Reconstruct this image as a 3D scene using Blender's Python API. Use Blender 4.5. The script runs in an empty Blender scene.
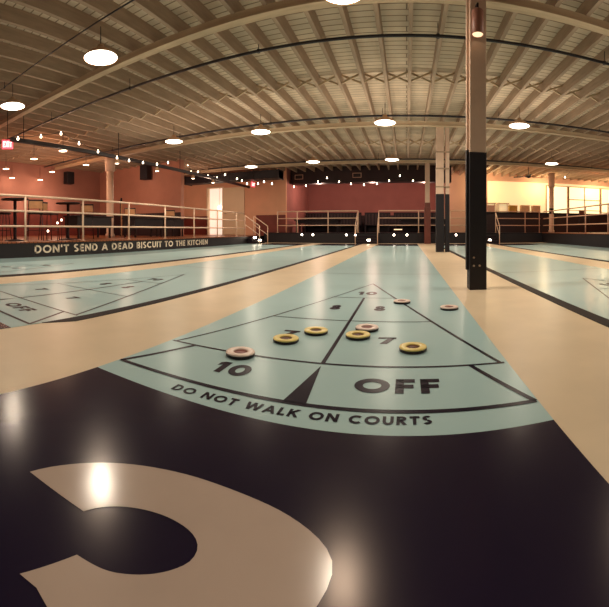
import bpy, bmesh, math, random
from mathutils import Vector, Matrix
random.seed(7)
sc = bpy.context.scene
C = sc.collection
F, Y0, XV, H = 366.8, 230.03, 406.66, 0.6654      # panorama scale, horizon, court azimuth, eye height

def az(u): return (u - XV) / F
def at_y(u, v, Y):                                  # point seen in that direction on the plane y = Y
    a = az(u); r = Y / math.cos(a)
    return Vector((Y * math.tan(a), Y, H + (Y0 - v) * r / F))
def at_x(u, v, X):
    a = az(u); r = X / math.sin(a)
    return Vector((X, r * math.cos(a), H + (Y0 - v) * r / F))
def at_z(u, v, z=0.0):
    a = az(u); r = (H - z) * F / (v - Y0)
    return Vector((r * math.sin(a), r * math.cos(a), z))

# ---------------------------------------------------------------- materials
def srgb(r, g, b):
    f = lambda c: (c / 255 / 12.92) if c / 255 <= .04045 else ((c / 255 + .055) / 1.055) ** 2.4
    return (f(r), f(g), f(b), 1)
MATS = {}
def mat(name, col, rough=.6, var=.12, scale=6, bump=0, bscale=120, metal=0, spec=.5, emit=None, estr=0, stretch=None):
    if name in MATS: return MATS[name]
    m = bpy.data.materials.new(name); m.use_nodes = True
    nt = m.node_tree; N, L = nt.nodes, nt.links
    b = N['Principled BSDF']
    b.inputs['Roughness'].default_value = rough
    b.inputs['Metallic'].default_value = metal
    b.inputs['Specular IOR Level'].default_value = spec
    tc = N.new('ShaderNodeTexCoord'); mp = N.new('ShaderNodeMapping')
    if stretch: mp.inputs['Scale'].default_value = stretch
    L.new(tc.outputs['Object'], mp.inputs['Vector'])
    nz = N.new('ShaderNodeTexNoise'); nz.inputs['Scale'].default_value = scale; nz.inputs['Detail'].default_value = 5
    L.new(mp.outputs[0], nz.inputs['Vector'])
    rp = N.new('ShaderNodeValToRGB')
    rp.color_ramp.elements[0].position = .3; rp.color_ramp.elements[1].position = .7
    rp.color_ramp.elements[0].color = tuple(c * (1 - var) for c in col[:3]) + (1,)
    rp.color_ramp.elements[1].color = tuple(min(1, c * (1 + var)) for c in col[:3]) + (1,)
    L.new(nz.outputs['Fac'], rp.inputs['Fac']); L.new(rp.outputs['Color'], b.inputs['Base Color'])
    if bump:
        n2 = N.new('ShaderNodeTexNoise'); n2.inputs['Scale'].default_value = bscale; n2.inputs['Detail'].default_value = 3
        L.new(tc.outputs['Object'], n2.inputs['Vector'])
        bp = N.new('ShaderNodeBump'); bp.inputs['Strength'].default_value = bump; bp.inputs['Distance'].default_value = .00012 if bscale > 150 else .01
        L.new(n2.outputs['Fac'], bp.inputs['Height']); L.new(bp.outputs[0], b.inputs['Normal'])
    if emit:
        b.inputs['Emission Color'].default_value = emit; b.inputs['Emission Strength'].default_value = estr
    MATS[name] = m
    return m

def plank_mat(name, col, dark, bw, bl, rough=.85, vertical=False):
    m = bpy.data.materials.new(name); m.use_nodes = True
    nt = m.node_tree; N, L = nt.nodes, nt.links
    b = N['Principled BSDF']; b.inputs['Roughness'].default_value = rough; b.inputs['Specular IOR Level'].default_value = .2
    tc = N.new('ShaderNodeTexCoord'); br = N.new('ShaderNodeTexBrick')
    mp = N.new('ShaderNodeMapping')
    if vertical: mp.inputs['Rotation'].default_value = (math.pi / 2, 0, 0)
    L.new(tc.outputs['Object'], mp.inputs[0]); L.new(mp.outputs[0], br.inputs['Vector'])
    br.inputs['Color1'].default_value = col; br.inputs['Color2'].default_value = tuple(c * .78 for c in col[:3]) + (1,)
    br.inputs['Mortar'].default_value = dark; br.inputs['Scale'].default_value = 1
    br.inputs['Mortar Size'].default_value = .012; br.inputs['Brick Width'].default_value = bl; br.inputs['Row Height'].default_value = bw
    nz = N.new('ShaderNodeTexNoise'); nz.inputs['Scale'].default_value = 2.5
    L.new(tc.outputs['Object'], nz.inputs['Vector'])
    mx = N.new('ShaderNodeMix'); mx.data_type = 'RGBA'; mx.blend_type = 'MULTIPLY'; mx.inputs['Factor'].default_value = .35
    L.new(br.outputs['Color'], mx.inputs['A']); L.new(nz.outputs['Fac'], mx.inputs['B']); L.new(mx.outputs['Result'], b.inputs['Base Color'])
    return m

LETTER = srgb(30, 22, 42)
M_tan = mat('tan_paint', srgb(220, 202, 173), .36, .05, 3, .1, 160, spec=.12)
M_blue = mat('court_blue', srgb(174, 206, 209), .26, .03, 1.2, .3, 220, spec=.06)
M_blue2 = mat('strip_blue', srgb(150, 178, 180), .22, .05, 1.2, .03, 220, spec=.15)
M_navy = mat('navy_paint', srgb(32, 26, 48), .19, .08, 2, .6, 320, spec=.15)
M_navy.node_tree.nodes['Principled BSDF'].inputs['Specular Tint'].default_value = (1, .74, .58, 1)
M_ink = mat('marking_ink', srgb(26, 18, 38), .3, .1, 8, .02, 200, spec=.06)
M_beige = mat('numeral_beige', srgb(188, 170, 158), .16, .05, 4, .6, 320, spec=.36)
M_gut = mat('gutter_black', srgb(20, 13, 20), .6, .2, 5, spec=.1)
M_white = mat('white_paint', srgb(218, 188, 166), .6, .1, 3, .1, 60)
M_beam = mat('beam_paint', srgb(196, 172, 142), .75, .12, 2, .15, 40, stretch=(1, 8, 8))
M_joist = mat('shaded_joist_paint', srgb(166, 142, 120), .8, .14, 2, .1, 40, stretch=(8, 1, 8))  # darkened all over: shade of the joist sides put into the colour
M_deckb = plank_mat('ceiling_boards', srgb(236, 216, 190), srgb(150, 128, 108), .16, 4.2)
M_black = mat('black_paint', srgb(19, 13, 22), .55, .2, 4, .05, 50)
M_dark = mat('dark_wood', srgb(30, 18, 25), .5, .25, 4, stretch=(1, 8, 8), spec=.3)
M_pipe = mat('black_pipe', srgb(30, 22, 26), .5, .2, 10)
M_terra = mat('terracotta_wall', srgb(172, 122, 108), .85, .08, 1.2, .1, 30)
M_terra2 = mat('dark_terracotta_wall', srgb(168, 106, 100), .85, .08, 1.2, .1, 30)
M_terra3 = mat('rear_terracotta_wall', srgb(184, 130, 110), .85, .08, 1.2, .1, 30)
M_orange = mat('orange_wall', srgb(232, 176, 142), .85, .06, 1.2, .1, 30)
M_wains = mat('wainscot_red', srgb(120, 50, 40), .5, .15, 2)
M_wains2 = mat('wainscot_dark', srgb(44, 20, 24), .5, .15, 2)
M_dfloor = plank_mat('deck_boards', srgb(170, 104, 70), srgb(70, 36, 28), .12, 1.8, .35)
M_rail = mat('cream_rail', srgb(236, 206, 180), .45, .06, 20)
M_redrail = mat('bronze_rail', srgb(206, 156, 130), .45, .06, 20)
M_woodcol = mat('red_wood', srgb(108, 52, 40), .5, .25, 4, stretch=(8, 8, 1))
M_shade = mat('lamp_enamel', srgb(196, 160, 126), .4, .06, 8)
M_bulb = mat('lamp_glow', srgb(255, 240, 215), .4, .01, 4, emit=(1, .9, .74, 1), estr=9)
M_sbulb = mat('bulb_glow', srgb(255, 235, 210), .4, .01, 4, emit=(1, .8, .58, 1), estr=9)
M_can = mat('can_glow', srgb(255, 220, 180), .4, .01, 4, emit=(1, .68, .42, 1), estr=1.3)
M_foot = mat('foot_glow', srgb(255, 240, 215), .4, .01, 4, emit=(1, .85, .68, 1), estr=12)
M_step = mat('step_glow', srgb(255, 230, 200), .4, .01, 4, emit=(1, .8, .6, 1), estr=26)
M_pane = mat('lit_pane', srgb(250, 240, 190), .3, .02, 2, emit=(1, .88, .52, 1), estr=1.15)
M_cream = mat('glowing_cream_wall', srgb(240, 220, 168), .7, .05, 1, emit=(1, .86, .5, 1), estr=.5)  # emission stands in for bright light falling on the kitchen wall
M_pinkw = mat('pink_wall', srgb(232, 186, 160), .7, .05, 1)
M_door = mat('door_paint', srgb(238, 214, 178), .5, .03, 2)
M_room = mat('glowing_room_wall', srgb(255, 236, 214), .6, .02, 2, emit=(1, .8, .66, 1), estr=.8)  # wall glows by itself in place of light inside the room
M_exit = mat('exit_red', srgb(230, 40, 60), .4, .05, 4, emit=(1, .07, .1, 1), estr=2.2)
M_exitw = mat('exit_letters', srgb(255, 220, 200), .4, .02, 4, emit=(1, .75, .6, 1), estr=3)
M_yel = mat('biscuit_yellow', srgb(240, 220, 132), .3, .06, 30)
M_pk = mat('biscuit_cream', srgb(236, 216, 204), .3, .05, 30)
M_bdark = mat('biscuit_base', srgb(24, 16, 24), .35, .15, 30)
M_bhub = mat('biscuit_hub', srgb(92, 44, 36), .4, .25, 60)
M_bhub2 = mat('biscuit_hub_pink', srgb(138, 78, 74), .4, .2, 60)
M_chair = mat('chair_tan', srgb(206, 150, 104), .5, .1, 12)
M_steel = mat('dark_steel', srgb(40, 26, 30), .4, .1, 12, metal=.4)
M_grille = mat('speaker_grille', srgb(24, 18, 26), .8, .3, 140)
M_crate = mat('yellow_crate', srgb(196, 150, 60), .6, .1, 8)
M_tub = mat('storage_tub', srgb(222, 180, 140), .5, .1, 6)
M_chrome = mat('bolt_metal', srgb(200, 180, 160), .3, .05, 30, metal=1)
M_gold = mat('fixture_metal', srgb(150, 100, 84), .5, .08, 12)
M_letter = mat('sign_letters', srgb(244, 228, 206), .6, .05, 10)

# ---------------------------------------------------------------- mesh helpers
class MB:
    def __init__(s): s.bm = bmesh.new()
    def box(s, x0, x1, y0, y1, z0, z1, bev=0):
        b = bmesh.new(); bmesh.ops.create_cube(b, size=1)
        for v in b.verts:
            v.co = Vector(((x0 + x1) / 2 + v.co.x * (x1 - x0), (y0 + y1) / 2 + v.co.y * (y1 - y0), (z0 + z1) / 2 + v.co.z * (z1 - z0)))
        if bev: bmesh.ops.bevel(b, geom=b.edges[:], offset=bev, segments=2, affect='EDGES', profile=.6)
        s._join(b); return s
    def _join(s, b):
        me = bpy.data.meshes.new('tmp'); b.to_mesh(me); b.free(); s.bm.from_mesh(me); bpy.data.meshes.remove(me)
    def bar(s, p, q, w, h=None, up=(0, 0, 1)):
        p, q = Vector(p), Vector(q); h = h or w
        d = (q - p).normalized(); u = Vector(up)
        if abs(d.dot(u)) > .98: u = Vector((1, 0, 0))
        sd = d.cross(u).normalized(); u = sd.cross(d).normalized()
        vs = [s.bm.verts.new(e + sd * a * w / 2 + u * b_ * h / 2) for e in (p, q) for a, b_ in ((-1, -1), (1, -1), (1, 1), (-1, 1))]
        for f in ((3, 2, 1, 0), (4, 5, 6, 7), (0, 1, 5, 4), (1, 2, 6, 5), (2, 3, 7, 6), (3, 0, 4, 7)): s.bm.faces.new([vs[i] for i in f])
        return s
    def tube(s, pts, r, n=8):
        pts = [Vector(p) for p in pts]; rings = []
        for i, p in enumerate(pts):
            d = (pts[min(i + 1, len(pts) - 1)] - pts[max(i - 1, 0)]).normalized()
            u = Vector((0, 0, 1)) if abs(d.z) < .95 else Vector((1, 0, 0))
            a = d.cross(u).normalized(); b = a.cross(d).normalized()
            rings.append([s.bm.verts.new(p + (a * math.cos(t) + b * math.sin(t)) * r) for t in [2 * math.pi * k / n for k in range(n)]])
        for A, B in zip(rings, rings[1:]):
            for k in range(n):
                f = s.bm.faces.new((A[k], A[(k + 1) % n], B[(k + 1) % n], B[k])); f.smooth = True
        s.bm.faces.new(rings[0][::-1]); s.bm.faces.new(rings[-1])
        return s
    def lathe(s, prof, c=(0, 0, 0), n=24, cap0=True, cap1=True):
        c = Vector(c); rings = []
        for r, z in prof:
            rings.append([s.bm.verts.new(c + Vector((r * math.cos(2 * math.pi * k / n), r * math.sin(2 * math.pi * k / n), z))) for k in range(n)])
        for A, B in zip(rings, rings[1:]):
            for k in range(n):
                f = s.bm.faces.new((A[k], A[(k + 1) % n], B[(k + 1) % n], B[k])); f.smooth = True
        if cap0: s.bm.faces.new(rings[0][::-1])
        if cap1: s.bm.faces.new(rings[-1])
        return s
    def poly(s, pts):
        s.bm.faces.new([s.bm.verts.new(Vector(p)) for p in pts]); return s
    def prism(s, pts, z0, z1):
        a = [s.bm.verts.new((x, y, z0)) for x, y in pts]; b = [s.bm.verts.new((x, y, z1)) for x, y in pts]
        s.bm.faces.new(a[::-1]); s.bm.faces.new(b); n = len(pts)
        for i in range(n): s.bm.faces.new((a[i], a[(i + 1) % n], b[(i + 1) % n], b[i]))
        return s
    def build(s, name, m, parent=None, loc=None, normals=True):
        if normals: bmesh.ops.recalc_face_normals(s.bm, faces=s.bm.faces[:])
        me = bpy.data.meshes.new(name); s.bm.to_mesh(me); s.bm.free()
        me.materials.append(m)
        o = bpy.data.objects.new(name, me); C.objects.link(o)
        if parent is not None:
            o.parent = parent
        if loc is not None: o.location = loc
        return o

def thing(name, label, cat, loc=(0, 0, 0), rz=0, group=None):
    o = bpy.data.objects.new(name, None); C.objects.link(o)
    o.location = loc; o.rotation_euler = (0, 0, rz); o.empty_display_size = .1
    return tag(o, label, cat, group)
def tag(o, label, cat, group=None):
    o['label'] = label; o['category'] = cat; o['kind'] = 'thing'
    if group: o['group'] = group
    return o
def struct(o):
    o['kind'] = 'structure'; return o
def dup(root, loc=None, rz=None, label=None, group=None):
    r = root.copy(); C.objects.link(r)
    if loc is not None: r.location = loc
    if rz is not None: r.rotation_euler = (0, 0, rz)
    if label: r['label'] = label
    if group: r['group'] = group
    for ch in list(root.children):
        c = ch.copy(); C.objects.link(c); c.parent = r
        for g in list(ch.children):
            d = g.copy(); C.objects.link(d); d.parent = c
    return r

# ---------------------------------------------------------------- lettering (stroke font, cap height 1)
def clip(poly, w):
    def cut(ps, ins, inter):
        out = []
        for i, p in enumerate(ps):
            q = ps[i - 1]
            if ins(p):
                if not ins(q): out.append(inter(q, p))
                out.append(p)
            elif ins(q): out.append(inter(q, p))
        return out
    def ax(k, val, sgn):
        ins = lambda p: (p[k] - val) * sgn >= -1e-9
        def inter(a, b):
            t = (val - a[k]) / (b[k] - a[k]); return (a[0] + t * (b[0] - a[0]), a[1] + t * (b[1] - a[1]))
        return ins, inter
    for k, val, sgn in ((0, 0, 1), (0, w, -1), (1, 0, 1), (1, 1, -1)):
        poly = cut(poly, *ax(k, val, sgn))
        if not poly: return []
    return poly
def glyph(ch, t):
    h = t / 2; P = []; w = .7
    def V(x, y0=0, y1=1): P.append([(x, y0), (x + t, y0), (x + t, y1), (x, y1)])
    def Hb(y, x0, x1): P.append([(x0, y), (x1, y), (x1, y + t), (x0, y + t)])
    def D(x0, y0, x1, y1, tt=t):
        d = Vector((x1 - x0, y1 - y0)); d.normalize(); n = Vector((-d.y, d.x)) * tt / 2
        a = Vector((x0, y0)) - d * tt; b = Vector((x1, y1)) + d * tt
        P.append(('c', [tuple(a - n), tuple(b - n), tuple(b + n), tuple(a + n)]))
    def A(cx, cy, rx, ry, a0, a1, n=20):
        for i in range(n):
            t0, t1 = [math.radians(a0 + (a1 - a0) * k / n) for k in (i, i + 1)]
            P.append([(cx + (rx + s_) * math.cos(tt), cy + (ry + s_) * math.sin(tt)) for tt, s_ in ((t0, -h), (t1, -h), (t1, h), (t0, h))])
    if ch == 'O': w = 1.05; A(w / 2, .5, w / 2 - h, .5 - h, 0, 360, 32)
    elif ch == '0': w = .8; A(w / 2, .5, w / 2 - h, .5 - h, 0, 360, 28)
    elif ch == 'C': w = .9; A(.52, .5, .52 - h, .5 - h, 48, 312, 26)
    elif ch == 'D': w = .82; V(0); Hb(0, 0, .36); Hb(1 - t, 0, .36); A(.34, .5, w - .34 - h, .5 - h, -90, 90)
    elif ch == 'N': w = .85; V(0); V(w - t); D(h, 1 - h * .4, w - h, h * .4)
    elif ch == 'T': w = .7; Hb(1 - t, 0, w); V(w / 2 - h)
    elif ch == 'L': w = .55; V(0); Hb(0, 0, w)
    elif ch == 'E': w = .58; V(0); Hb(0, 0, w); Hb(1 - t, 0, w); Hb(.5 - h, 0, w * .92)
    elif ch == 'F': w = .58; V(0); Hb(1 - t, 0, w); Hb(.48 - h, 0, w * .92)
    elif ch == 'I': w = t; V(0)
    elif ch == 'H': w = .76; V(0); V(w - t); Hb(.5 - h, 0, w)
    elif ch == 'A': w = .92; D(h * .8, 0, w / 2, 1 - h * .3); D(w - h * .8, 0, w / 2, 1 - h * .3); Hb(.2, .22, w - .22)
    elif ch == 'W': w = 1.25; q = w / 4; D(h * .7, 1, q * 1.05, 0); D(q * 1.05, 0, w / 2, .95); D(w / 2, .95, w - q * 1.05, 0); D(w - q * 1.05, 0, w - h * .7, 1)
    elif ch == 'K': w = .8; V(0); D(t * .8, .45, w - h, 1); D(t * 1.5, .5, w - h, 0)
    elif ch == 'X': w = .8; D(h, 0, w - h, 1); D(h, 1, w - h, 0)
    elif ch == 'U': w = .76; V(0, .36); V(w - t, .36); A(w / 2, .38, w / 2 - h, .38 - h, 180, 360)
    elif ch == 'R': w = .7; V(0); Hb(1 - t, 0, .38); Hb(.42, 0, .38); A(.38, .71, w - .38 - h - .02, .29 - h, -90, 90); D(.34, .42, w - h * .9, 0)
    elif ch == 'B': w = .7; V(0); Hb(1 - t, 0, .38); Hb(.5 - h, 0, .4); Hb(0, 0, .4); A(.36, .74, w - .4 - h, .26 - h * .5, -90, 90); A(.38, .27, w - .38 - h, .27 - h, -90, 90)
    elif ch == 'S': w = .64; A(w / 2, .74, w / 2 - h, .26 - h * .8, 35, 270); A(w / 2, .27, w / 2 - h, .27 - h, -145, 90)
    elif ch == "'": w = t; V(0, .66, 1)
    elif ch == '1': w = .42; V(w - t); D(0, .72, w - h, .97, t * .9)
    elif ch == '7': w = .72; Hb(1 - t, 0, w); D(w - h * 1.2, .95, w * .32, 0, t * 1.1)
    elif ch == '8': w = .72; A(w / 2, .74, w / 2 - h - .05, .26 - h * .7, 0, 360, 24); A(w / 2, .28, w / 2 - h, .28 - h, 0, 360, 24)
    elif ch == ' ': w = .34
    out = []
    for p in P:
        if p[0] == 'c': p = clip(p[1], w)
        if len(p) > 2: out.append(p)
    return w, out
def lettering(mb, text, t, fit, gap=.17):
    """fit(x in 0..1, y in 0..1) -> 3D point"""
    x = 0; polys = []
    for ch in text:
        w, ps = glyph(ch, t)
        polys += [[(px + x, py) for px, py in p] for p in ps]
        x += w + gap
    W = x - gap
    for p in polys: mb.poly([fit(px / W, py) for px, py in p])
    return mb

# ================================================================ SETTING
PI = math.pi
LD, FD = .38, .53                # heights of the left deck, and of the far and right decks
XL, XR, YF = -7.6, 7.1, 18.3     # deck fronts
ZG, ZJ, ZC = 3.785, 3.885, 4.13  # girder underside, joist underside, ceiling boards

struct(MB().box(-18, 19, -6, 26, -.12, 0).build('floor', M_tan))
struct(MB().box(-18, 19, -6, 26, ZC, ZC + .1).build('ceiling', M_deckb))
struct(MB().box(-15.75, -15.5, -6, 19.2, -.12, ZC).build('wall_left', M_terra))
struct(MB().box(-15.75, -9.9, 14.0, 14.25, -.12, ZC).build('wall_left_rear', M_terra3))
w_or = MB()
struct(w_or.box(-15.5, -11.45, 19.0, 19.2, -.12, ZC).box(-11.45, -10.42, 19.0, 19.2, 3.2, ZC).box(-10.42, -6.5, 19.0, 19.2, -.12, ZC).build('wall_orange', M_orange))
struct(MB().box(-6.7, -6.5, 19.2, 24, -.12, ZC).build('wall_orange_return', M_terra2))
struct(MB().box(-6.7, 2.5, 23.8, 24, -.12, ZC).build('wall_far', M_terra2))
struct(MB().box(2.4, 18.2, 21.4, 21.6, -.12, ZC).build('wall_kitchen', M_pinkw))
struct(MB().box(2.4, 2.5, 21.6, 24, -.12, ZC).build('wall_kitchen_return', M_pinkw))
struct(MB().box(18, 18.2, -6, 21.6, -.12, ZC).build('wall_right', M_terra))
struct(MB().box(-15.75, 18.2, -6, -5.8, -.12, ZC).build('wall_back', M_terra))

# wainscots
struct(MB().box(-15.5, -15.46, -5.8, 14, LD, 1.5).box(-15.5, -15.44, -5.8, 14, 1.5, 1.55).build('trim_1', M_wains))
struct(MB().box(-15.46, -9.9, 13.96, 14, LD, 1.5).build('trim_2', M_wains2))
struct(MB().box(-8.25, -6.5, 18.96, 19, LD, 1.5).box(-14.5, -11.45, 18.96, 19, LD, 1.5).build('trim_3', M_wains))
struct(MB().box(-6.5, 2.4, 23.74, 23.8, FD, 1.62).build('trim_5', M_wains2))

# painted end zones, gutters and edge strips
CX = [-0.4125, -3.115, -5.735, 2.335, 5.035]; HW = .9125
struct(MB().prism([(CX[0] - HW, -5.5), (CX[0] + HW + .03, -5.5), (CX[0] + HW, 1.18), (CX[0] - HW, 1.18)], 0, .003).build('floor_end_1', M_navy))
for i, c in enumerate(CX[1:]):
    struct(MB().box(c - HW, c + HW, -5.5, 1.18, 0, .003).build('floor_end_%d' % (i + 2), M_navy))
for i, c in enumerate(CX):
    struct(MB().box(c - HW, c + HW, 15.5, 17.4, 0, .003).build('floor_end_%d' % (i + 6), M_navy))
struct(MB().prism([(-2.2, 1.43), (-2.1, 1.66), (-2.1, 17.4), (-2.2, 17.4)], 0, .004).build('trim_6', M_gut))
struct(MB().prism([(-4.82, 1.3), (-4.62, 1.5), (-4.62, 17.4), (-4.82, 17.4)], 0, .004).build('trim_7', M_gut))
struct(MB().box(1.31, 1.42, 1.4, 17.4, 0, .004).build('trim_8', M_gut))
struct(MB().box(3.98, 4.12, 1.4, 17.4, 0, .004).build('trim_9', M_gut))
struct(MB().box(XL, CX[2] - HW, -2, 16.2, 0, .003).build('trim_10', M_blue2))
struct(MB().box(CX[4] + HW, XR, -2, 17.4, 0, .003).build('trim_11', M_blue2))

# decks
d = struct(MB().box(-15.5, XL, -5.8, 19, 0, LD - .03).build('raised_deck_left', M_black))
struct(MB().box(-15.5, XL + .03, -5.8, 19, LD - .03, LD).build('deck_floor', M_dfloor, d))
lb = MB()
ya, yb = at_x(34.5, 250, XL).y, at_x(207.5, 240, XL).y
lettering(lb, "DON'T SEND A DEAD BISCUIT TO THE KITCHEN", .21, lambda x, y: (XL + .004, ya + (yb - ya) * x, .095 + .2 * y), .16)
lb.build('lettering', M_letter, d, normals=False)
d = struct(MB().box(-7.5, 7.1, YF, 23.8, 0, FD - .03).build('raised_deck_far', M_black))
struct(MB().box(-7.5, 7.1, YF - .03, 23.8, FD - .03, FD).build('deck_floor', M_dark, d))
d = struct(MB().box(XR, 18, -5.8, 21.4, 0, FD - .03).build('raised_deck_right', M_black))
struct(MB().box(XR - .03, 18, -5.8, 21.4, FD - .03, FD).build('deck_floor', M_dfloor, d))

# ceiling framing
ceil_root = struct(bpy.data.objects.new('ceiling_framing', None)); C.objects.link(ceil_root)
SP = .51
j0 = None
for k in range(-31, 36):
    x = .062 + k * SP
    if j0 is None:
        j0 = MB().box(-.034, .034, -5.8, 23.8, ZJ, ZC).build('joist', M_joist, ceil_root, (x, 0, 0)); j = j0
    else:
        j = j0.copy(); C.objects.link(j); j.parent = ceil_root; j.location = (x, 0, 0)
    struct(j)
for Y in (2.0, 7.97, 13.9):
    b = MB()
    for k in range(-31, 35):
        xa, xb = .062 + k * SP + .034, .062 + (k + 1) * SP - .034
        b.bar((xa, Y, ZJ + .02), (xb, Y, ZC - .03), .03, .04)
        b.bar((xa, Y + .06, ZC - .03), (xb, Y + .06, ZJ + .02), .03, .04)
    struct(b.build('joist_bridging', M_beam, ceil_root))
for Y in (-1.0, 4.92, 10.92, 16.9, 22.5):
    b = MB().box(-15.5, 18, Y - .055, Y + .055, ZG, ZJ + .01)
    b.box(-15.5, 18, Y - .08, Y + .08, ZG - .02, ZG)
    struct(b.build('girder', M_beam, ceil_root))
# dark bulkhead over the far deck
struct(MB().box(-6.4, 2.4, 19.6, 20.2, 3.25, ZC).build('ceiling_bulkhead', M_wains2))

# ================================================================ COURTS
ZM = .0046
def seg(mb, a, b, w):
    a, b = Vector(a), Vector(b); d = (b - a).normalized(); n = Vector((-d.y, d.x)) * w / 2
    return mb.poly([(p.x, p.y, ZM) for p in (a - n, b - n, b + n, a + n)])
LABELS = ['pale blue shuffleboard court with seven biscuits or more, nearest the eye between the tan walkways',
          'pale blue shuffleboard court across the left tan walkway, beside its black gutter',
          'pale blue shuffleboard court running along the lettered dark deck front',
          'pale blue shuffleboard court just beyond the near black and white pillar',
          'pale blue shuffleboard court running along the plain dark deck front at the right']
LABELS[0] = 'pale blue shuffleboard court with the yellow and cream biscuits lying on it'
court = thing('shuffleboard_court', LABELS[0], 'shuffleboard court', (CX[0], 0, 0), 0, 'shuffleboard courts')
MB().box(-HW, HW, 1.18, 15.5, 0, .003).build('playing_surface', M_blue, court)
TW, YB, YA, YO = .875, 1.77, 4.49, 1.335
def scoring(mirror, par):
    Y = (lambda y: y) if not mirror else (lambda y: 16.68 - y)
    ln = MB(); hw = lambda y: TW * (YA - y) / (YA - YB)
    seg(ln, (-TW - .02, Y(YB)), (TW + .02, Y(YB)), .018)
    seg(ln, (-TW, Y(YB)), (0, Y(YA)), .014); seg(ln, (TW, Y(YB)), (0, Y(YA)), .02)
    for y in (2.64, 3.55): seg(ln, (-hw(y), Y(y)), (hw(y), Y(y)), .014)
    seg(ln, (0, Y(YB)), (0, Y(3.55)), .022)
    seg(ln, (-.905, Y(YO)), (.905, Y(YO)), .026)
    seg(ln, (-.735, Y(YB)), (-.9, Y(YO)), .022); seg(ln, (.72, Y(YB)), (.9, Y(YO)), .024)
    seg(ln, (-HW, Y(5.5)), (HW, Y(5.5)), .02)
    ln.build('scoring_lines', M_ink, par, normals=False)
    MB().poly([(0, Y(1.74), ZM), (-.06, Y(YO), ZM), (.035, Y(YO), ZM)]).build('separation_wedge', M_ink, par, normals=False)
    def word(name, s, x0, x1, y0, y1, t, slant=0, gap=.17):
        if mirror: fit = lambda x, y: (-(x0 + (x1 - x0) * x), Y(y0 + (y1 - y0) * y), ZM)
        else: fit = lambda x, y: (x0 + (x1 - x0) * x, y0 + slant * x + (y1 - y0) * y, ZM)
        lettering(MB(), s, t, fit, gap).build(name, M_ink, par, normals=False)
    word('lettering', 'DO NOT WALK ON COURTS', -.505, .5, 1.222, 1.278, .23, .025, .2)
    word('numeral_ten', '10', -.475, -.295, 1.485, 1.625, .25)
    word('lettering', 'OFF', .19, .555, 1.482, 1.625, .25, 0, .16)
    word('numeral_seven', '7', -.375, -.27, 2.165, 2.3, .24)
    word('numeral_seven', '7', .24, .35, 2.125, 2.255, .24)
    word('numeral_eight', '8', -.235, -.145, 2.99, 3.17, .26)
    word('numeral_eight', '8', .14, .235, 2.99, 3.17, .26)
    word('numeral_ten', '10', -.095, .105, 3.715, 3.905, .26)
scoring(False, court); scoring(True, court)
for i in range(1, 5): dup(court, (CX[i], 0, 0), None, LABELS[i])

# the painted court number (upper bowl in view)
outer = [(-.859, .519), (-.85, .569), (-.821, .636), (-.774, .703), (-.711, .757), (-.638, .796), (-.557, .822), (-.47, .832), (-.371, .829), (-.29, .815), (-.221, .787), (-.172, .754), (-.146, .719), (-.141, .688), (-.146, .655), (-.158, .62), (-.18, .57), (-.215, .51), (-.262, .452)]
inner = [(-.665, .549), (-.653, .582), (-.621, .623), (-.57, .657), (-.509, .675), (-.447, .672), (-.411, .649), (-.404, .611), (-.424, .574), (-.451, .541), (-.482, .513), (-.516, .488), (-.549, .475), (-.585, .465)]
mb = MB()
n = 40
def resample(p, n):
    L = [0]
    for a, b in zip(p, p[1:]): L.append(L[-1] + math.dist(a, b))
    out = []
    for k in range(n + 1):
        t = L[-1] * k / n; i = 0
        while i < len(L) - 2 and L[i + 1] < t: i += 1
        f = (t - L[i]) / (L[i + 1] - L[i]); out.append((p[i][0] + f * (p[i + 1][0] - p[i][0]), p[i][1] + f * (p[i + 1][1] - p[i][1])))
    return out
def smooth(p):
    for _ in range(2):
        q = [p[0]]
        for a, b in zip(p, p[1:]): q += [(.75 * a[0] + .25 * b[0], .75 * a[1] + .25 * b[1]), (.25 * a[0] + .75 * b[0], .25 * a[1] + .75 * b[1])]
        p = q + [p[-1]]
    return p
zz = .0042
arm = outer[:]
o_, i_ = resample(smooth(arm), n), resample(smooth(inner), n)
for a, b, c_, d_ in zip(o_, o_[1:], i_[1:], i_): mb.poly([(*a, zz), (*d_, zz), (*c_, zz), (*b, zz)])
# middle arm and lower bowl of the 3
low = [(-.585, .465), (-.614, .348), (-.574, .361), (-.53, .358), (-.47, .33), (-.43, .27), (-.42, .19)]
mb.poly([(x, y, zz) for x, y in [(-.585, .465), (-.614, .348), (-.574, .361), (-.53, .358), (-.48, .335), (-.44, .29), (-.262, .452)]])
cx, cy = -.56, .06
for k in range(30):
    a0, a1 = [math.radians(62 - (62 + 150) * q / 30) for q in (k, k + 1)]
    a_, b_ = (.5, .46), (.235, .26)
    mb.poly([(cx + a_[0] * math.cos(a0), cy + a_[1] * math.sin(a0), zz), (cx + a_[0] * math.cos(a1), cy + a_[1] * math.sin(a1), zz), (cx + b_[0] * math.cos(a1), cy + b_[1] * math.sin(a1), zz), (cx + b_[0] * math.cos(a0), cy + b_[1] * math.sin(a0), zz)])
tag(mb.build('court_number', M_beige, normals=False), 'large beige curved numeral painted on the navy floor in the foreground', 'floor marking')

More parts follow.
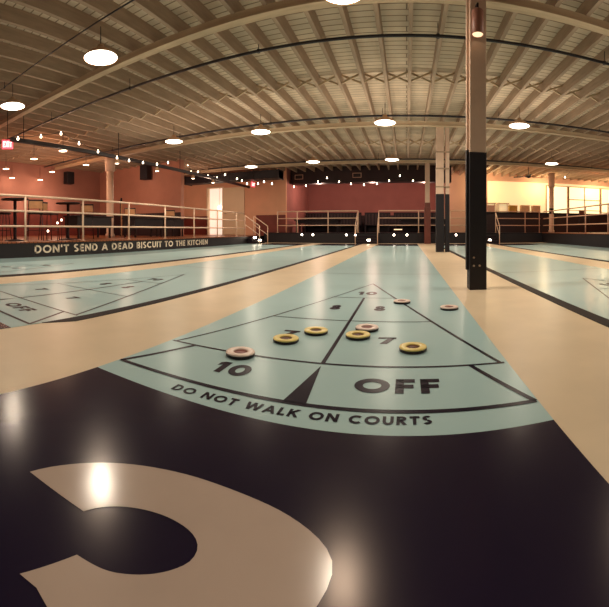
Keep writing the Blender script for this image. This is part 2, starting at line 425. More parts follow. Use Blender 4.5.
# ================================================================ BISCUITS
def biscuit(label, ring, hub, loc, grp):
    t = thing('shuffleboard_biscuit', label, 'biscuit', loc, 0, grp)
    MB().lathe([(.070, 0), (.076, .002), (.077, .014), (.074, .0155)], n=36).build('base', M_bdark, t)
    MB().lathe([(.037, .0154), (.075, .0154), (.0765, .019), (.0745, .0225), (.06, .0235), (.044, .0235), (.038, .0222), (.0365, .018), (.037, .0154)], n=36, cap0=False, cap1=False).build('ring', ring, t)
    h_ = MB().lathe([(.0375, .0155), (.0375, .0165), (.012, .0165), (.010, .019)], n=24)
    h_.build('hub', hub, t)
    return t
ZB = .003
P = lambda u, v: tuple(at_z(u, v, .02).to_2d()) + (ZB,)
y0_ = biscuit('yellow biscuit lying at the left 7, nearest the centre of the court left half', M_yel, M_bhub, P(286, 338.3), 'yellow biscuits')
y0_['label'] = 'yellow biscuit half covering the numeral 7 left of the centre line'
dup(y0_, P(316, 330.3), 0, 'yellow biscuit lying alone behind and right of the one on the 7')
dup(y0_, P(358, 334.6), 0, 'yellow biscuit touching a cream one beside the centre line')
dup(y0_, P(413, 347), 0, 'yellow biscuit right of the numeral 7, the largest looking one')
c0 = biscuit('cream biscuit lying on the line above the big numeral 10', M_pk, M_bhub2, P(240.5, 352), 'cream biscuits')
dup(c0, P(367, 327.3), 0, 'cream biscuit close behind a yellow one at the centre line')
dup(c0, P(402, 301), 0, 'cream biscuit on the right edge line of the scoring triangle')
dup(c0, P(449.3, 307), 0, 'cream biscuit outside the triangle near the tan walkway edge')

# ================================================================ PILLARS
def bolt(mb, p, ax):
    p = Vector(p); mb.tube([p, p + Vector(ax) * .012], .012, 8)
t = thing('pillar', 'thick square pillar nearest the eye, black below and pale above', 'pillar', (.79, 4.09, 0))
MB().box(-.092, .092, -.09, .09, 1.53, ZC, .006).box(-.12, -.092, -.03, .03, 1.56, ZC).build('pale_shaft', M_white, t)
MB().box(-.096, .096, -.094, .094, 0, 1.53, .006).box(-.124, -.09, -.034, .034, .22, 1.56).build('black_shaft', M_black, t)
bl = MB()
for x, z in ((-.02, .36), (-.02, .27), (.045, .27)): bolt(bl, (x - .03, -.094, z), (0, -1, 0))
bl.build('bolt', M_chrome, t)
t = thing('pillar', 'double post pillar standing behind the nearest one, black below and pale above', 'pillar', (1.09, 11.1, 0))
MB().box(-.2, .03, -.1, .1, 1.75, ZG - .02, .01).box(.085, .2, -.08, .08, 1.75, ZG - .02, .01).build('pale_shaft', M_white, t)
MB().box(-.205, .035, -.105, .105, 0, 1.75, .01).box(.08, .205, -.085, .085, 0, 1.75, .01).build('black_shaft', M_black, t)
st = MB()
for z in (1.95, 2.5, 3.0): st.box(-.21, .21, -.11, .11, z, z + .04)
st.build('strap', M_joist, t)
t = thing('pillar', 'slim pillar at the far end of the walkway with red wooden lower half', 'pillar', (1.0, 17.7, 0))
MB().box(-.11, .11, -.11, .11, 1.98, ZJ - .003, .01).build('pale_shaft', M_white, t)
MB().box(-.15, .15, -.15, .15, 0, 1.75, .01).box(-.13, .13, -.13, .13, 1.75, 1.98).build('wood_casing', M_woodcol, t)
def column(label, loc, r, ztop, cap, band):
    t = thing('round_column', label, 'column', loc)
    z0 = loc[2]
    MB().lathe([(r * 1.3, 0), (r * 1.3, .1), (r, .16), (r, cap - z0)], n=24).build('shaft', M_white, t)
    MB().lathe([(r, cap - z0 - .02), (r * 1.3, cap - z0), (r * 1.42, cap - z0 + .3), (r * 1.42, ztop - z0)], n=24).build('capital', M_white, t)
    if band: MB().lathe([(r * 1.05, band[0] - z0), (r * 1.05, band[1] - z0)], n=24, cap0=True).build('black_band', M_black, t)
column('white round column standing among the dark tables on the left deck', (-11.0, 10.5, LD), .15, ZG - .01, 3.1, None)
column('pale round column with wide grey top standing before the bright kitchen', (7.75, 18.6, FD), .13, ZG, 3.0, (1.55, 1.85))

# cylinder lamp on the near pillar
t = thing('cylinder_spotlight', 'brown cylinder lamp hanging at the top of the nearest pillar', 'spotlight', (.765, 3.9, 2.78))
MB().lathe([(.062, 0), (.066, .005), (.066, .25), (.05, .27)], n=24, cap0=False).build('housing', M_gold, t)
MB().lathe([(.001, .006), (.055, .004), (.061, .012)], n=24, cap0=True, cap1=True).build('lens', M_can, t)
MB().tube([(0, 0, .26), (0, 0, .34), (0, .085, .36)], .012).build('bracket', M_steel, t)

# ================================================================ PENDANT LAMPS
def pendant(label, loc, R=.265, grp='dome pendant lamps', m=M_bulb, top=ZJ):
    t = thing('pendant_lamp', label, 'pendant lamp', loc, 0, grp)
    k = R / .265
    MB().lathe([(R, 0), (R * 1.02, .012), (R * .93, .05 * k), (R * .6, .11 * k), (R * .25, .15 * k), (R * .2, .2 * k), (.02, .22 * k)], n=32, cap0=False).build('shade', M_shade, t)
    MB().lathe([(.002, -.03 * k), (R * .5, -.024 * k), (R * .85, -.01 * k), (R * .985, .004)], n=32, cap1=False).build('diffuser', m, t)
    MB().tube([(0, 0, .2 * k), (0, 0, top - loc[2])], .008, 6).build('cable', M_steel, t)
    return t
ROWS = [(-.72, 4.1, 'white dome pendant lamp cut by the top edge of the photo'),
        (-4.3, 3.9, 'large lit dome pendant lamp hanging highest above the left walkway'),
        (-7.1, 3.85, 'lit dome pendant lamp at the far left edge beneath the orange ceiling corner'),
        (-6.7, 9.1, 'lit dome pendant lamp above the lettered deck front, second row'),
        (-3.95, 9.4, 'lit dome pendant lamp of the second row above the left court'),
        (-.55, 9.3, 'lit dome pendant lamp of the second row above the court with biscuits'),
        (2.9, 9.15, 'lit dome pendant lamp of the second row just right of the near pillar'),
        (-3.7, 14.2, 'lit dome pendant lamp of the distant row, left of the middle steps'),
        (-.57, 14.2, 'lit dome pendant lamp of the distant row, over the far right railing'),
        (5.8, 13.9, 'lit dome pendant lamp of the distant row before the pale round column'),
        (-6.5, 14.4, 'lit dome pendant lamp of the distant row above the left deck corner')]
ZL = 3.385
p0 = None
for x, y, lab in ROWS:
    if p0 is None: p0 = pendant(lab, (x, y, ZL))
    else: dup(p0, (x, y, ZL), None, lab)
def point(x, y, z, e, col=(1, .8, .58), r=.06):
    l = bpy.data.lights.new('bulb_or_fill', 'POINT'); l.energy = e; l.color = col; l.shadow_soft_size = r  # pendant light, and also added fill points that have no fixture
    o = bpy.data.objects.new('bulb_or_fill', l); o.location = (x, y, z); C.objects.link(o); return o
EL = 47
WARM = (1, .84, .66)
def lamp_and_fill_light(x, y, e, up=.35):
    for nm, z, rx, size, en in (('down', ZL - .045, 0, .16, e), ('up', ZL - .6, PI, 2.4, e * up)):  # 'up' is an unseen disc added below each lamp to brighten the ceiling
        l = bpy.data.lights.new('lamp_and_fill_light', 'AREA'); l.shape = 'DISK'; l.size = size; l.energy = en; l.color = WARM
        o = bpy.data.objects.new('lamp_and_fill_light', l); o.location = (x, y, z); o.rotation_euler = (rx, 0, 0); C.objects.link(o)
for x, y, _ in ROWS: lamp_and_fill_light(x, y, EL * (.95 if y < 5 else 1), .1 if y < 5 else (.24 if y > 12 else .52))
for x, y in ((2.9, 3.9), (6.0, 3.9), (6.4, 9.1), (2.4, 14.2), (-.7, -1.1), (-4.2, -1.1), (2.9, -1.1)): lamp_and_fill_light(x, y, EL * (.4 if y < 0 else 1), .14 if y < 5 else .3)

# small pendants over the left deck
SM = [(34, 159, -11.5), (63, 151, -9.2), (86, 165, -11.8), (6, 169, -13), (52, 172, -14), (12, 178, -15), (40, 180, -15)]
LB = ['small lit pendant lamp above the left deck, straight below the black track', 'small lit cone pendant lamp just under the black track, nearest of the small ones',
      'small lit pendant lamp left of the white round column', 'small lit pendant lamp by the left photo edge below the exit sign',
      'small lit pendant lamp left of the black wall speaker', 'small lit pendant lamp closest to the wall at the left edge', 'small lit pendant lamp close to the glowing wall, second from left edge']
s0 = None
M_small = mat('small_glow', srgb(255, 225, 190), .4, .01, 4, emit=(1, .74, .5, 1), estr=8)
for (u, v, X), lab in zip(SM, LB):
    p = at_x(u, v, X)
    if s0 is None: s0 = pendant(lab, p, .13, 'small pendant lamps over the left deck', M_small, 3.9)
    else: dup(s0, p, None, lab)
    point(p.x + .1, p.y, p.z - .1, 14, (1, .62, .4), .06)
    for ch in s0.children: pass
p = at_y(258, 156.5, 15.5)

# ================================================================ STRING LIGHTS
def string(label, pts, r=.035):
    t = thing('string_light', label, 'string lights', pts[0], 0, 'string lights')
    o = Vector(pts[0]); pts = [Vector(q) - o for q in pts]
    cord = []
    for a, b in zip(pts, pts[1:]):
        for k in range(6):
            f = k / 6; q = a.lerp(b, f); q.z += .07 - .1 * math.sin(PI * f) * min(1, (b - a).length / 2); cord.append(q)
    cord.append(pts[-1] + Vector((0, 0, .07)))
    MB().tube(cord, .008, 5).build('cord', M_pipe, t)
    b0 = None
    for q in pts:
        if b0 is None: b0 = MB().lathe([(.002, -r), (r * .6, -r * .8), (r, 0), (r * .8, r * .7), (r * .45, r * 1.2), (r * .4, .07)], n=12).build('bulb_or_fill', M_sbulb, t, q)
        else:
            b = b0.copy(); C.objects.link(b); b.parent = t; b.location = q
string('string of bulbs over the left deck beside the black track', [at_x(u, v, -8.3) for u, v in ((18, 139), (41, 137), (61, 134), (79, 144), (98, 152), (117, 158), (129, 161), (143, 163), (157, 164.5), (168, 163))], .03)
string('string of bulbs before the orange wall with the white door', [at_y(u, v, 15.6) for u, v in ((179, 160), (188, 165), (191, 172), (198, 172), (208, 176), (217, 178), (225, 175), (237, 179), (242, 181), (247, 184), (258, 184), (264, 182), (272, 184))], .034)
string('string of bulbs drooping along the far dark terracotta wall', [at_y(u, v, 18.6) for u, v in ((294, 187), (306, 186), (318, 182), (327, 178), (339, 182), (351, 184), (364, 185), (377, 184), (389, 181), (400, 176), (413, 181))], .036)
string('string of bulbs under the orange ceiling above the bright kitchen', [at_y(u, v, 19.2) for u, v in ((565, 177.5), (572, 171), (577, 171), (584, 172.5), (592, 172.5), (604, 170))], .036)

# ================================================================ PIPES AND TRACK
def pipe(label, a, b, r, rods=True):
    t = thing('ceiling_pipe', label, 'pipe', a, 0, 'black ceiling pipes')
    v = Vector(b) - Vector(a)
    MB().tube([(0, 0, 0), v], r, 10).build('pipe_run', M_pipe, t)
    if rods:
        h = MB(); L = v.length; k = int(L / 3)
        for i in range(k):
            q = v * ((i + .5) / k); h.tube([q, q + Vector((0, 0, ZJ + .1 - a[2]))], .007, 5).lathe([(r * 1.25, -.03), (r * 1.25, .03)], q, 8)
        h.build('hanger_rod', M_pipe, t)
pipe('thin dark pipe high in the near upper left, carrying the closest lamp', (-9, 3.64, 3.77), (2.5, 3.64, 3.77), .012)
pipe('black pipe just beyond the first pale girder', (-13, 5.85, 3.77), (17, 5.85, 3.77), .026)
pipe('black pipe just before the second pale girder', (-17 + 1.9, 9.95, 3.77), (17, 9.95, 3.77), .03)
pipe('black pipe close to the distant third girder', (-9.5, 15.8, 3.72), (17, 15.8, 3.72), .03)
t = thing('lighting_track', 'long black track running above the left deck towards the white door', 'lighting track', (-8.6, 4.6, 3.07))
MB().box(-.05, .05, 0, 14.2, -.05, .06).build('rail', M_pipe, t)
h = MB()
for y in (.4, 4, 7.5, 11, 13.8): h.tube([(0, y, 0), (0, y, ZJ - 3.0)], .012, 6)
h.build('hanger_rod', M_pipe, t)
pts = [at_x(u, v, -8.6) for u, v in ((117, 159), (157, 166), (193, 172), (213, 178.5))]
HL = ['white track lamp on the black track before the round column', 'white track lamp on the black track by the hanging speaker', 'white track lamp on the black track, third along', 'white track lamp on the black track, furthest along near the door']
h0 = None
for q, lab in zip(pts, HL):
    if h0 is None:
        h0 = thing('track_lamp', lab, 'track lamp', (-8.6, q.y, 3.0), 0, 'track lamps')
        MB().lathe([(.07, -.14), (.075, -.1), (.05, 0), (.02, .04)], n=16, cap0=False).build('head', M_shade, h0)
        MB().lathe([(.003, -.15), (.05, -.148), (.069, -.138)], n=16).build('lens', M_sbulb, h0)
    else: dup(h0, (-8.6, q.y, 3.0), None, lab)
# extra conduits on the far ceiling and ducts near the orange wall
t = thing('air_duct', 'dark rectangular duct slung under the ceiling before the orange wall', 'duct', (-9.2, 17.4, 3.25))
MB().box(-2.6, 3.0, -.35, .35, 0, .42, .02).build('duct_body', M_black, t)
fl = MB()
for x in (-2.6, -1.2, .2, 1.6, 2.96): fl.box(x, x + .04, -.38, .38, -.03, .45)
fl.build('flange', M_pipe, t)
MB().tube([(-1.9, 0, .4), (-1.9, 0, .75)], .012, 6).tube([(2.3, 0, .4), (2.3, 0, .75)], .012, 6).build('hanger_rod', M_pipe, t)
for u, lab in ((299, 'left of the two grilles on the dark bulkhead above the far wall'), (357, 'right of the two grilles on the dark bulkhead above the far wall')):
    q = at_y(u, 172.5, 19.6)
    t = thing('vent_grille', lab, 'vent', (q.x, 19.6, 3.62), 0, 'bulkhead vents')
    MB().box(-.24, .24, -.03, 0, -.13, -.1).box(-.24, .24, -.03, 0, .1, .13).box(-.24, -.21, -.03, 0, -.1, .1).box(.21, .24, -.03, 0, -.1, .1).build('frame', M_redrail, t)
    s_ = MB()
    for k in range(5): s_.box(-.21, .21, -.02, 0, -.09 + k * .04, -.075 + k * .04)
    s_.build('slat', M_black, t)

# ================================================================ RAILINGS
def railing(label, a, b, z, posts, m, ht=(.376, .74, 1.107), r=.027, ends=None):
    """a, b: 2D ends; posts: distances of the posts along a->b"""
    t = thing('guard_railing', label, 'railing', (a[0], a[1], z), 0)
    d_ = Vector((b[0] - a[0], b[1] - a[1], 0)); L = d_.length; d_.normalize()
    p0 = None
    for s_ in posts:
        if p0 is None: p0 = MB().tube([(0, 0, 0), (0, 0, ht[-1])], r, 8).lathe([(r * 2.2, 0), (r * 2.2, .015)], n=12).build('post', m, t, d_ * s_)
        else:
            q = p0.copy(); C.objects.link(q); q.parent = t; q.location = d_ * s_
    for h_ in ht: MB().tube([(0, 0, h_), d_ * L + Vector((0, 0, h_))], r * (1.05 if h_ == ht[-1] else .9), 8).build('rail', m, t)
    return t
railing('cream three-bar railing along the lettered deck front', (XL - .06, .9), (XL - .06, 16.15), LD, [.0 + 1.8 * k for k in range(9)], M_rail)
railing('cream railing on the far deck left of the middle steps', (-6.75, YF + .08), (-2.44, YF + .08), FD, [0, 1.1, 2.75, 4.3], M_rail, r=.026)
railing('cream railing on the far deck right of the middle steps', (-1.4, YF + .08), (3.5, YF + .08), FD, [0, 2.0, 3.6, 4.9], M_rail, r=.026)
railing('short bronze railing on the far deck before the bar', (4.55, YF + .08), (7.0, YF + .08), FD, [0, 1.6, 2.4], M_redrail, r=.022)
railing('railing along the plain dark deck front at the right', (XR + .06, .9), (XR + .06, YF), FD, [1.8 * k for k in range(10)], M_redrail)

# stairs
def steps(label, loc, rz, w, n, rise, run, m=M_dark):
    t = thing('deck_steps', label, 'steps', loc, rz)
    for k in range(n):
        MB().box(-w / 2, w / 2, -run * (n - k), -run * (n - k - 1) - .005, 0, rise * (k + 1), .004).build('tread', m, t)
    return t
t = steps('dark steps up to the far deck in the middle gap of its railing', (-1.93, YF - .03, 0), 0, .98, 3, FD / 4, .26)
t2 = steps('dark steps from the court floor up to the left deck corner', (XL + .03, 16.65, 0), -PI / 2 + PI, .95, 2, LD / 3, .28)
t2.rotation_euler = (0, 0, PI / 2)
t2.location = (XL + .03, 16.75, 0)
steps('dark steps up to the far deck behind the nearest pillar', (4.0, YF - .03, 0), 0, .95, 3, FD / 4, .26)
def handrail(label, top, bot, zt, zb, m, hgt=1.0):
    t = thing('stair_handrail', label, 'handrail', (top[0], top[1], zt), 0)
    q = Vector((bot[0] - top[0], bot[1] - top[1], zb - zt))
    MB().tube([(0, 0, 0), (0, 0, hgt)], .022, 8).build('post', m, t)
    MB().tube([q, q + Vector((0, 0, hgt * .86))], .022, 8).build('post', m, t)
    MB().tube([(0, 0, hgt), q + Vector((0, 0, hgt * .86))], .024, 8).build('rail', m, t)
    MB().tube([(0, 0, hgt * .55), q + Vector((0, 0, hgt * .42))], .018, 8).build('rail', m, t)
handrail('sloping cream handrail of the left deck steps, nearer one', (XL - .05, 16.22), (XL + .72, 16.22), LD, 0, M_rail)
handrail('sloping cream handrail of the left deck steps, further one', (XL - .05, 17.28), (XL + .72, 17.28), LD, 0, M_rail)
handrail('sloping handrail at the left of the middle steps', (-2.47, YF), (-2.47, YF - .8), FD, 0, M_rail)
handrail('sloping handrail at the right of the middle steps', (-1.39, YF), (-1.39, YF - .8), FD, 0, M_rail)
handrail('sloping handrail of the steps behind the nearest pillar', (4.53, YF), (4.53, YF - .8), FD, 0, M_rail)

# footlights on the far deck front
FL = [(302, 'first round footlight from the left on the far deck front'), (313, 'second and brightest round footlight on the far deck front, left part'),
      (346.5, 'round footlight on the far deck front just left of the steps handrail'), (359, 'round footlight at the left side of the middle steps'),
      (394, 'round footlight on the far deck front, right of the middle steps'), (407, 'round footlight on the far deck front near the slim pillar'),
      (456, 'round footlight on the far deck front between the two nearer pillars')]
f0 = None
for u, lab in FL:
    q = at_y(u, 233.5, YF - .04)
    if u == 359: q = Vector((-2.57, YF - .1, 0))
    if f0 is None:
        f0 = thing('footlight', lab, 'footlight', (q.x, YF - .03, .42), 0, 'footlights on the far deck front')
        b = MB(); b.lathe([(.065, -.02), (.075, 0), (.055, .03)], n=16, cap0=False); o = b.build('housing', M_steel, f0); o.rotation_euler = (PI / 2, 0, 0)
        b = MB(); b.lathe([(.002, .05), (.04, .045), (.06, .02)], n=16, cap1=True); o = b.build('lens', M_foot, f0); o.rotation_euler = (PI / 2, 0, 0)
    else: dup(f0, (q.x, YF - .03, .42), None, lab)
for u, v, Y, lab, z in ((490, 238, 17.6, 'small glowing step light on the steps behind the nearest pillar', .28), (368.5, 238, 17.5, 'small glowing step light on the middle steps', .28), (259, 237, 16.6, 'small step light at the top of the left deck steps', .27), (264, 240, 16.6, 'small step light at the foot of the left deck steps', .11)):
    X = Y * math.tan(az(u))
    if u > 300:
        loc = (X, 17.66, FD / 4 + .001); rot = (PI / 2, 0, 0)
    else:
        loc = (XL + (.36 if z > .2 else .62), 16.6, LD / 3 * (2 if z > .2 else 1)); rot = (PI / 2, 0, PI / 2)
        if z > .2: loc = (XL + .33, 16.6, LD / 3 * 2)
        else: loc = (XL + .61, 16.6, LD / 3)
    t = thing('step_light', lab, 'step light', loc, 0, 'step lights')
    MB().box(-.09, .09, -.05, .02, 0, .09, .01).build('housing', M_steel, t)
    MB().box(-.075, .075, -.062, -.05, .01, .08, .004).build('lens', M_step, t)
t = thing('light_bar', 'short pale light bar under the railing right of the middle steps', 'light', at_y(398, 229.5, YF + .02))
MB().box(-.22, .22, -.02, .03, -.03, .03, .008).build('housing', M_shade, t)
MB().box(-.2, .2, -.03, -.02, -.02, .02).build('lens', M_can, t)

# slatted dark screens behind the far rail
for x0, x1, lab in ((-6.4, -2.8, 'dark slatted bench back behind the far railing, left section'), (-2.6, -1.0, 'dark slatted bench back seen through the gap of the middle steps'), (-.8, 2.2, 'dark slatted bench back behind the far railing, right section')):
    t = thing('slatted_bench', lab, 'bench', ((x0 + x1) / 2, 22.6, FD), 0, 'slatted benches on the far deck')
    w = (x1 - x0) / 2
    s_ = MB()
    k = int(2 * w / .2)
    for i in range(k): s_.box(-w + .2 * i + .04, -w + .2 * i + .15, -.02, .02, .45, 1.15)
    s_.build('slat', M_wains2, t)
    MB().box(-w, w, -.03, .03, 1.15, 1.22).box(-w, w, .025, .05, .05, 1.15).build('back_frame', M_dark, t)
    MB().box(-w, w, -.55, -.03, .4, .46, .01).build('seat', M_dark, t)
    for x in (-w + .1, w - .1): MB().box(x - .05, x + .05, -.5, .02, 0, .4).build('leg', M_dark, t)

# long dark low tables filling the far deck
for x, lab in ((-4.9, 'black low table behind the far railing, left section'), (.9, 'black low table behind the far railing, right section')):
    t = thing('low_table', lab, 'table', (x, 19.9, FD), 0, 'black low tables on the far deck')
    MB().box(-1.3, 1.3, -.4, .4, .66, .72, .01).build('table_top', M_dark, t)
    for sx in (-1.15, 1.15):
        for sy in (-.3, .3): MB().box(sx - .04, sx + .04, sy - .04, sy + .04, 0, .66).build('leg', M_dark, t)
    MB().box(-1.2, 1.2, -.33, .33, .5, .66).build('apron', M_dark, t)

# ================================================================ LEFT DECK FURNITURE
def hightop(label, loc, R=.36, h=1.1):
    t = thing('pedestal_table', label, 'table', loc, 0, 'round pedestal tables on the left deck')
    MB().lathe([(R * .97, h - .035), (R, h - .03), (R, h - .005), (R * .98, h)], n=32).build('table_top', M_dark, t)
    MB().lathe([(.055, .03), (.045, .1), (.045, h - .05), (.12, h - .035)], n=16).build('pedestal', M_steel, t)
    MB().lathe([(.27, 0), (.27, .015), (.06, .05)], n=24).build('base', M_steel, t)
    return t
def xy(u, X): p_ = at_x(u, 230, X); return (p_.x, p_.y, LD)
h0 = hightop('round black pedestal table by the left photo edge', xy(15, -8.35))
dup(h0, xy(68, -8.75), None, 'round black pedestal table beside the long black table')
def barchair(label, loc, rz):
    t = thing('bar_chair', label, 'chair', loc, rz, 'tan backed bar chairs')
    MB().box(-.2, .2, -.2, .2, .72, .76, .012).build('seat', M_dark, t)
    MB().box(-.2, .2, .18, .205, .86, 1.06, .01).build('backrest', M_chair, t)
    MB().box(-.205, .205, .175, .21, 1.06, 1.1, .008).tube([(-.19, .19, .74), (-.19, .2, 1.08)], .012, 6).tube([(.19, .19, .74), (.19, .2, 1.08)], .012, 6).build('back_frame', M_steel, t)
    for sx in (-1, 1):
        for sy in (-1, 1): MB().tube([(sx * .17, sy * .17, .72), (sx * .21, sy * .22, 0)], .012, 6).build('leg', M_steel, t)
    MB().tube([(-.2, -.2, .28), (.2, -.2, .28), (.2, .2, .28), (-.2, .2, .28), (-.2, -.2, .28)], .009, 6).build('footrest', M_steel, t)
    return t
faceY = lambda p: math.atan2(p[1], p[0]) - PI / 2
CH = [(35, -8.5, 'tan backed bar chair right of the left edge pedestal table', PI + .1), (49, -8.7, 'tan backed bar chair turned sideways beside the first one', 1.0),
      (87, -9.0, 'tan backed bar chair just left of the white round column', PI), (130, -9.4, 'tan backed bar chair behind the D of the deck lettering word DEAD', PI),
      (170, -9.15, 'tan backed bar chair at the far end of the black tables', PI)]
CH[3] = (130, -9.4, 'tan backed bar chair right of the white round column', PI)
b0 = None
for u, X, lab, rz in CH:
    p = xy(u, X); r_ = faceY(p) + rz
    if b0 is None: b0 = barchair(lab, p, r_)
    else: dup(b0, p, r_, lab)
# backless stool at the left edge
t = thing('bar_stool', 'black backless bar stool left of the first pedestal table', 'stool', xy(4.5, -8.85))
MB().lathe([(.17, .71), (.18, .72), (.18, .75), (.165, .76)], n=20).build('seat', M_dark, t)
for k in range(4):
    a = PI / 4 + k * PI / 2
    MB().tube([(.12 * math.cos(a), .12 * math.sin(a), .71), (.2 * math.cos(a), .2 * math.sin(a), 0)], .012, 6).build('leg', M_steel, t)
MB().lathe([(.165, .26), (.175, .27), (.165, .28), (.155, .27), (.165, .26)], n=20, cap0=False, cap1=False).build('footrest', M_steel, t)
def longtable(label, a, b, grp):
    a, b = Vector(a), Vector(b); mid = (a + b) / 2; L = (b - a).length / 2
    t = thing('long_table', label, 'table', mid, math.atan2(b.y - a.y, b.x - a.x), grp)
    MB().box(-L, L, -.38, .38, .73, .78, .01).build('table_top', M_dark, t)
    MB().box(-L + .05, L - .05, -.33, .33, .36, .73).build('apron', M_black, t)
    for sx in (-L + .12, L - .12):
        for sy in (-.3, .3): MB().box(sx - .03, sx + .03, sy - .03, sy + .03, 0, .36).build('leg', M_steel, t)
longtable('long black table on the left deck behind the word SEND', xy(70, -9.85), xy(106, -9.95), 'long black tables')
longtable('long black table on the left deck behind the word BISCUIT', xy(128, -10.1), xy(158, -10.0), 'long black tables')
longtable('long black table furthest along the left deck before the red wainscot', xy(160, -9.95), xy(179, -9.85), 'long black tables')
# high dark shelf / sign frame right of the column
t = thing('tall_frame', 'tall frame with a dark top board right of the white round column', 'frame', xy(121, -11.4), -.75)
MB().box(-.55, .55, -.03, .03, 1.52, 1.66).build('top_board', M_dark, t)
for x in (-.52, .52): MB().box(x - .03, x + .03, -.03, .03, 0, 1.52).build('post', M_chair if x > 0 else M_steel, t)
for u, v, lab in ((57.5, 223, 'small lit candle on the left deck, middle one'), (61.5, 220, 'small lit candle on the left deck, highest one'), (48, 231, 'small lit candle low on the left deck by the chair legs')):
    q = at_x(u, v, -8.1)
    t = thing('candle_lantern', lab, 'candle', (q.x, q.y, q.z), 0, 'candle lanterns')
    MB().lathe([(.018, -.025), (.022, -.02), (.022, .02), (.018, .025)], n=12).build('glass', M_sbulb, t)
    MB().tube([(0, 0, -.03), (0, 0, LD - q.z)], .008, 6).lathe([(.06, LD - q.z), (.06, LD - q.z + .012)], n=12).build('stand', M_steel, t)
# speakers
for loc, rz, lab, w, hh in ((at_x(69, 178, -15.235), PI / 2, 'black box speaker high on the glowing left wall', .46, .62), (at_y(145.5, 172.5, 13.72), 0, 'black box speaker hung right of the white round column', .46, .72)):
    t = thing('wall_speaker', lab, 'speaker', loc, rz, 'black wall speakers')
    MB().box(-w / 2, w / 2, -.17, .17, -hh / 2, hh / 2, .02).build('cabinet', M_black, t)
    MB().box(-w / 2 + .03, w / 2 - .03, -.185, -.165, -hh / 2 + .03, hh / 2 - .03, .006).build('grille', M_grille, t)
    MB().box(-.05, .05, .15, .26, -.05, .05).build('bracket', M_steel, t)
# exit signs
def exitsign(label, loc, rz, w, h_, vertical=False):
    t = thing('exit_sign', label, 'exit sign', loc, rz, 'exit signs')
    MB().box(-w / 2, w / 2, -.03, .03, -h_ / 2, h_ / 2, .01).build('housing', M_exit, t)
    lettering(MB(), 'EXIT', .2, lambda x, y: (-w * .4 + w * .8 * x, -.032, -h_ * .32 + h_ * .64 * y)).build('lettering', M_exitw, t, normals=False)
    MB().tube([(0, 0, h_ / 2), (0, 0, min(ZC, ZJ) - loc[2])], .012, 6).build('stem', M_steel, t)
q = at_x(7.5, 144.5, -8.8); exitsign('lit red exit sign at the left photo edge, end of the black track', q, -az(7.5), .3, .24)
q = at_y(253, 184.5, 18.0); exitsign('small lit red exit sign above the orange wall right of the door', q, -az(253) + .95, .3, .26)

# ================================================================ DOOR (in the orange wall)
dr = struct(thing('door_1', 'tall open doorway', 'door', (-10.93, 19.0, LD)))
for k_ in ('label', 'category'): del dr[k_]
dr['kind'] = 'structure'
MB().box(-.58, -.5, -.04, .2, 0, 2.84).box(.5, .58, -.04, .2, 0, 2.84).box(-.5, .5, -.04, .2, 2.78, 2.84).build('door_frame', M_door, dr)
MB().box(-2.2, 1, .9, .95, 0, 3).build('room_wall', M_room, dr)
lf = MB().box(.6, 1.95, -.09, -.04, .02, 2.76, .01).box(.72, 1.83, -.1, -.09, .25, 1.2, .004).box(.72, 1.83, -.1, -.09, 1.4, 2.6, .004).build('door_leaf', M_door, dr)
MB().tube([(.7, -.09, 1.25), (.7, -.15, 1.25), (.82, -.15, 1.25)], .014, 6).build('door_handle', M_chrome, lf)
t = thing('hanging_lamp', 'small glowing lamp hanging inside the open white doorway', 'lamp', (-10.93, 19.55, 2.05))
MB().lathe([(.002, -.12), (.1, -.09), (.13, 0), (.08, .08), (.03, .12)], n=16).build('globe', M_sbulb, t)
MB().tube([(0, 0, .12), (0, 0, 1.6)], .01, 6).build('cable', M_steel, t)

# ================================================================ KITCHEN SIDE
YK = 21.4
def window(i, x0, x1, z0, z1, nx, nz_):
    w = MB(); f = .045
    for k in range(nx + 1):
        x = x0 + (x1 - x0) * k / nx; w.box(x - f / 2, x + f / 2, YK - .1, YK, z0, z1)
    for z in [z0, z1] + [z0 + (z1 - z0) * q for q in nz_]: w.box(x0, x1, YK - .1, YK, z - f / 2, z + f / 2)
    o = struct(w.build('window_%d' % i, M_shade))
    struct(MB().box(x0, x1, YK - .03, YK - .01, z0, z1).build('pane', M_pane, o))
window(1, 8.55, 10.0, 1.65, 3.45, 1, ())
window(2, 10.1, 12.4, 1.3, 3.45, 2, (.3, .62))
window(3, 12.5, 17.5, 1.2, 3.45, 6, (.28,))
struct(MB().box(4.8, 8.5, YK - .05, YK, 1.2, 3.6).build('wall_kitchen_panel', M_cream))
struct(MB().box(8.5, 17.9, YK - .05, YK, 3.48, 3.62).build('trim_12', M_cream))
# bar counter
t = thing('bar_counter', 'long dark bar counter in front of the bright kitchen', 'counter', (7.8, 19.9, FD))
MB().box(-3.6, 4.4, -.25, .3, 0, 1.06).build('counter_front', M_wains2, t)
MB().box(-3.7, 4.5, -.35, .4, 1.06, 1.13, .01).build('counter_top', M_dark, t)
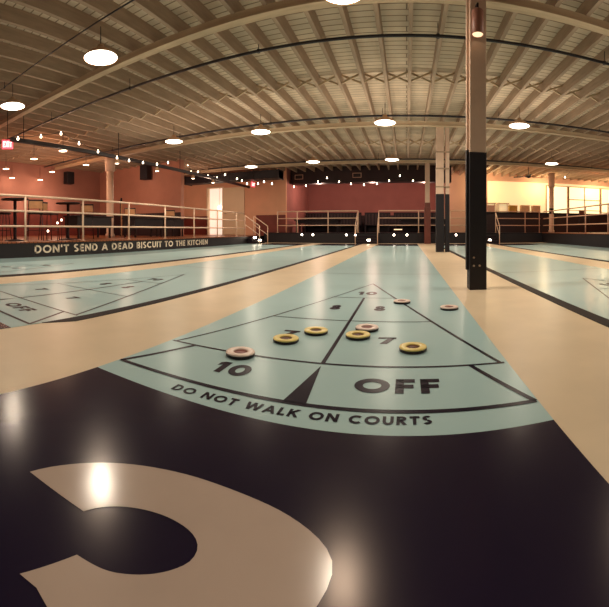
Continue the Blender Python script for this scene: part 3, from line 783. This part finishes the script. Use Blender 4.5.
# shelf units against the kitchen wall
def shelves(label, x, w, z1, items, grp):
    t = thing('shelf_unit', label, 'shelf', (x, YK - .3, FD), 0, grp)
    for sx in (-w / 2, w / 2):
        for sy in (-.2, .2): MB().box(sx - .02, sx + .02, sy - .02, sy + .02, 0, z1).build('post', M_shade, t)
    for z in (.5, 1.15, z1 - .05): MB().box(-w / 2, w / 2, -.22, .22, z, z + .03).build('shelf', M_shade, t)
    return t
shelves('pale metal shelf unit next to the nearest pillar in the kitchen', at_y(490, 200, YK - .3).x, .62, 1.75, None, 'kitchen shelf units')
shelves('pale metal shelf unit left of the yellow crate in the kitchen', at_y(503, 200, YK - .3).x, .62, 1.75, None, 'kitchen shelf units')
def crate(label, u, w, hgt, m, grp=None):
    q = at_y(u, 213, YK - 1.5)
    t = thing('storage_crate', label, 'crate', (q.x, 19.95, FD + 1.13), 0, grp)
    MB().box(-w / 2, w / 2, -.17, .17, 0, hgt, .01).build('bin', m, t)
    MB().box(-w / 2 - .015, w / 2 + .015, -.185, .185, hgt, hgt + .035, .008).build('lid', m, t)
crate('yellow crate on the bar counter before the bright kitchen wall', 513, .46, .36, M_crate)
crate('pale pinkish tub on the bar counter right of the yellow crate', 525, .5, .38, M_tub, 'pale tubs')
crate('pale pinkish tub on the bar counter, second right of the yellow crate', 536, .46, .38, M_tub, 'pale tubs')
crate('pale pinkish tub on the bar counter close to the nearest pillar', 491, .4, .34, M_pinkw, 'pale tubs')
# ceiling fan
q = at_y(528.4, 176.5, 17.3)
t = thing('ceiling_fan', 'dark ceiling fan hanging before the bright kitchen', 'fan', q)
MB().lathe([(.03, -.08), (.11, -.05), (.12, .04), (.05, .09)], n=20).build('motor', M_pipe, t)
MB().tube([(0, 0, .08), (0, 0, ZJ - q.z)], .018, 8).build('rod', M_pipe, t)
for k in range(3):
    o = MB().box(.1, .78, -.07, .07, -.012, .012, .004).build('blade', M_pipe, t); o.rotation_euler = (.12, 0, .35 + k * 2 * PI / 3)
# dark chair and table on the right deck
q = at_x(584.5, 230, 8.6)
t = thing('bar_chair', 'dark bar chair standing on the right deck before the lit windows', 'chair', (q.x, q.y, FD), .4)
MB().box(-.2, .2, -.2, .2, .72, .76, .012).build('seat', M_dark, t)
MB().box(-.2, .2, .18, .21, .86, 1.12, .01).build('backrest', M_woodcol, t)
for sx in (-1, 1):
    for sy in (-1, 1): MB().tube([(sx * .17, sy * .18, .9 if sy > 0 else .72), (sx * .21, sy * .22, 0)], .014, 6).build('leg', M_steel, t)

# ================================================================ LIGHT
# warm unseen points added to light the left deck, far deck and kitchen
OR = (1, .66, .48)
for x, y, z, e in ((-13.9, 5.5, 2.2, 34), (-14.9, 8.6, 1.9, 14), (-14.9, 10.6, 1.9, 14), (-11, 8, 2.8, 55), (-11.5, 12.0, 2.8, 45), (-9.6, 16.0, 2.6, 60), (-12.5, 16.5, 2.6, 40), (-12.5, 1, 3.0, 40)): point(x, y, z, e, OR, .12)
for x, y, z, e in ((-5, 20.6, 2.9, 75), (-1.9, 20.6, 2.9, 75), (1, 20.6, 2.9, 75)): point(x, y, z, e, (1, .64, .5), .12)
for x, y, z, e in ((4.6, 20.2, 3.2, 70), (8, 20.4, 3.3, 80), (12, 20.2, 3.3, 80), (15.5, 19.5, 3.2, 60), (11, 15, 3.2, 50), (12, 9, 3.2, 40)): point(x, y, z, e, (1, .72, .4), .12)
for x, y, z, e in ((-12.5, 4, 3.2, 26), (-10.5, 7, 3.3, 22), (-13, 10, 3.2, 22), (6, 18.2, 3.2, 22), (10, 18.2, 3.2, 30), (14, 17.5, 3.2, 30)): point(x, y, z, e, (1, .42, .2), .15)  # added orange points tinting the ceilings over the decks, no fixtures
w = bpy.data.worlds.new('World'); sc.world = w; w.use_nodes = True
w.node_tree.nodes['Background'].inputs[0].default_value = (.5, .3, .22, 1); w.node_tree.nodes['Background'].inputs[1].default_value = .1

# ================================================================ CAMERA (the photo is a phone panorama: vertical cylinder)
cd = bpy.data.cameras.new('camera'); cam = bpy.data.objects.new('camera', cd); C.objects.link(cam)
cam.location = (0, 0, H); cam.rotation_euler = (PI / 2, 0, -az(304.5))
cd.type = 'PANO'; cd.panorama_type = 'CENTRAL_CYLINDRICAL'
cd.central_cylindrical_range_u_min = -304.5 / F; cd.central_cylindrical_range_u_max = 304.5 / F
cd.central_cylindrical_range_v_min = (Y0 - 607) / F; cd.central_cylindrical_range_v_max = Y0 / F
cd.central_cylindrical_radius = 1
cd.clip_start = .05
sc.camera = cam
sc.view_settings.view_transform = 'Standard'
sc.view_settings.look = 'None'
sc.view_settings.exposure = 0
sc.cycles.use_denoising = True
sc.cycles.max_bounces = 8; sc.cycles.diffuse_bounces = 5
sc.cycles.sample_clamp_indirect = 6
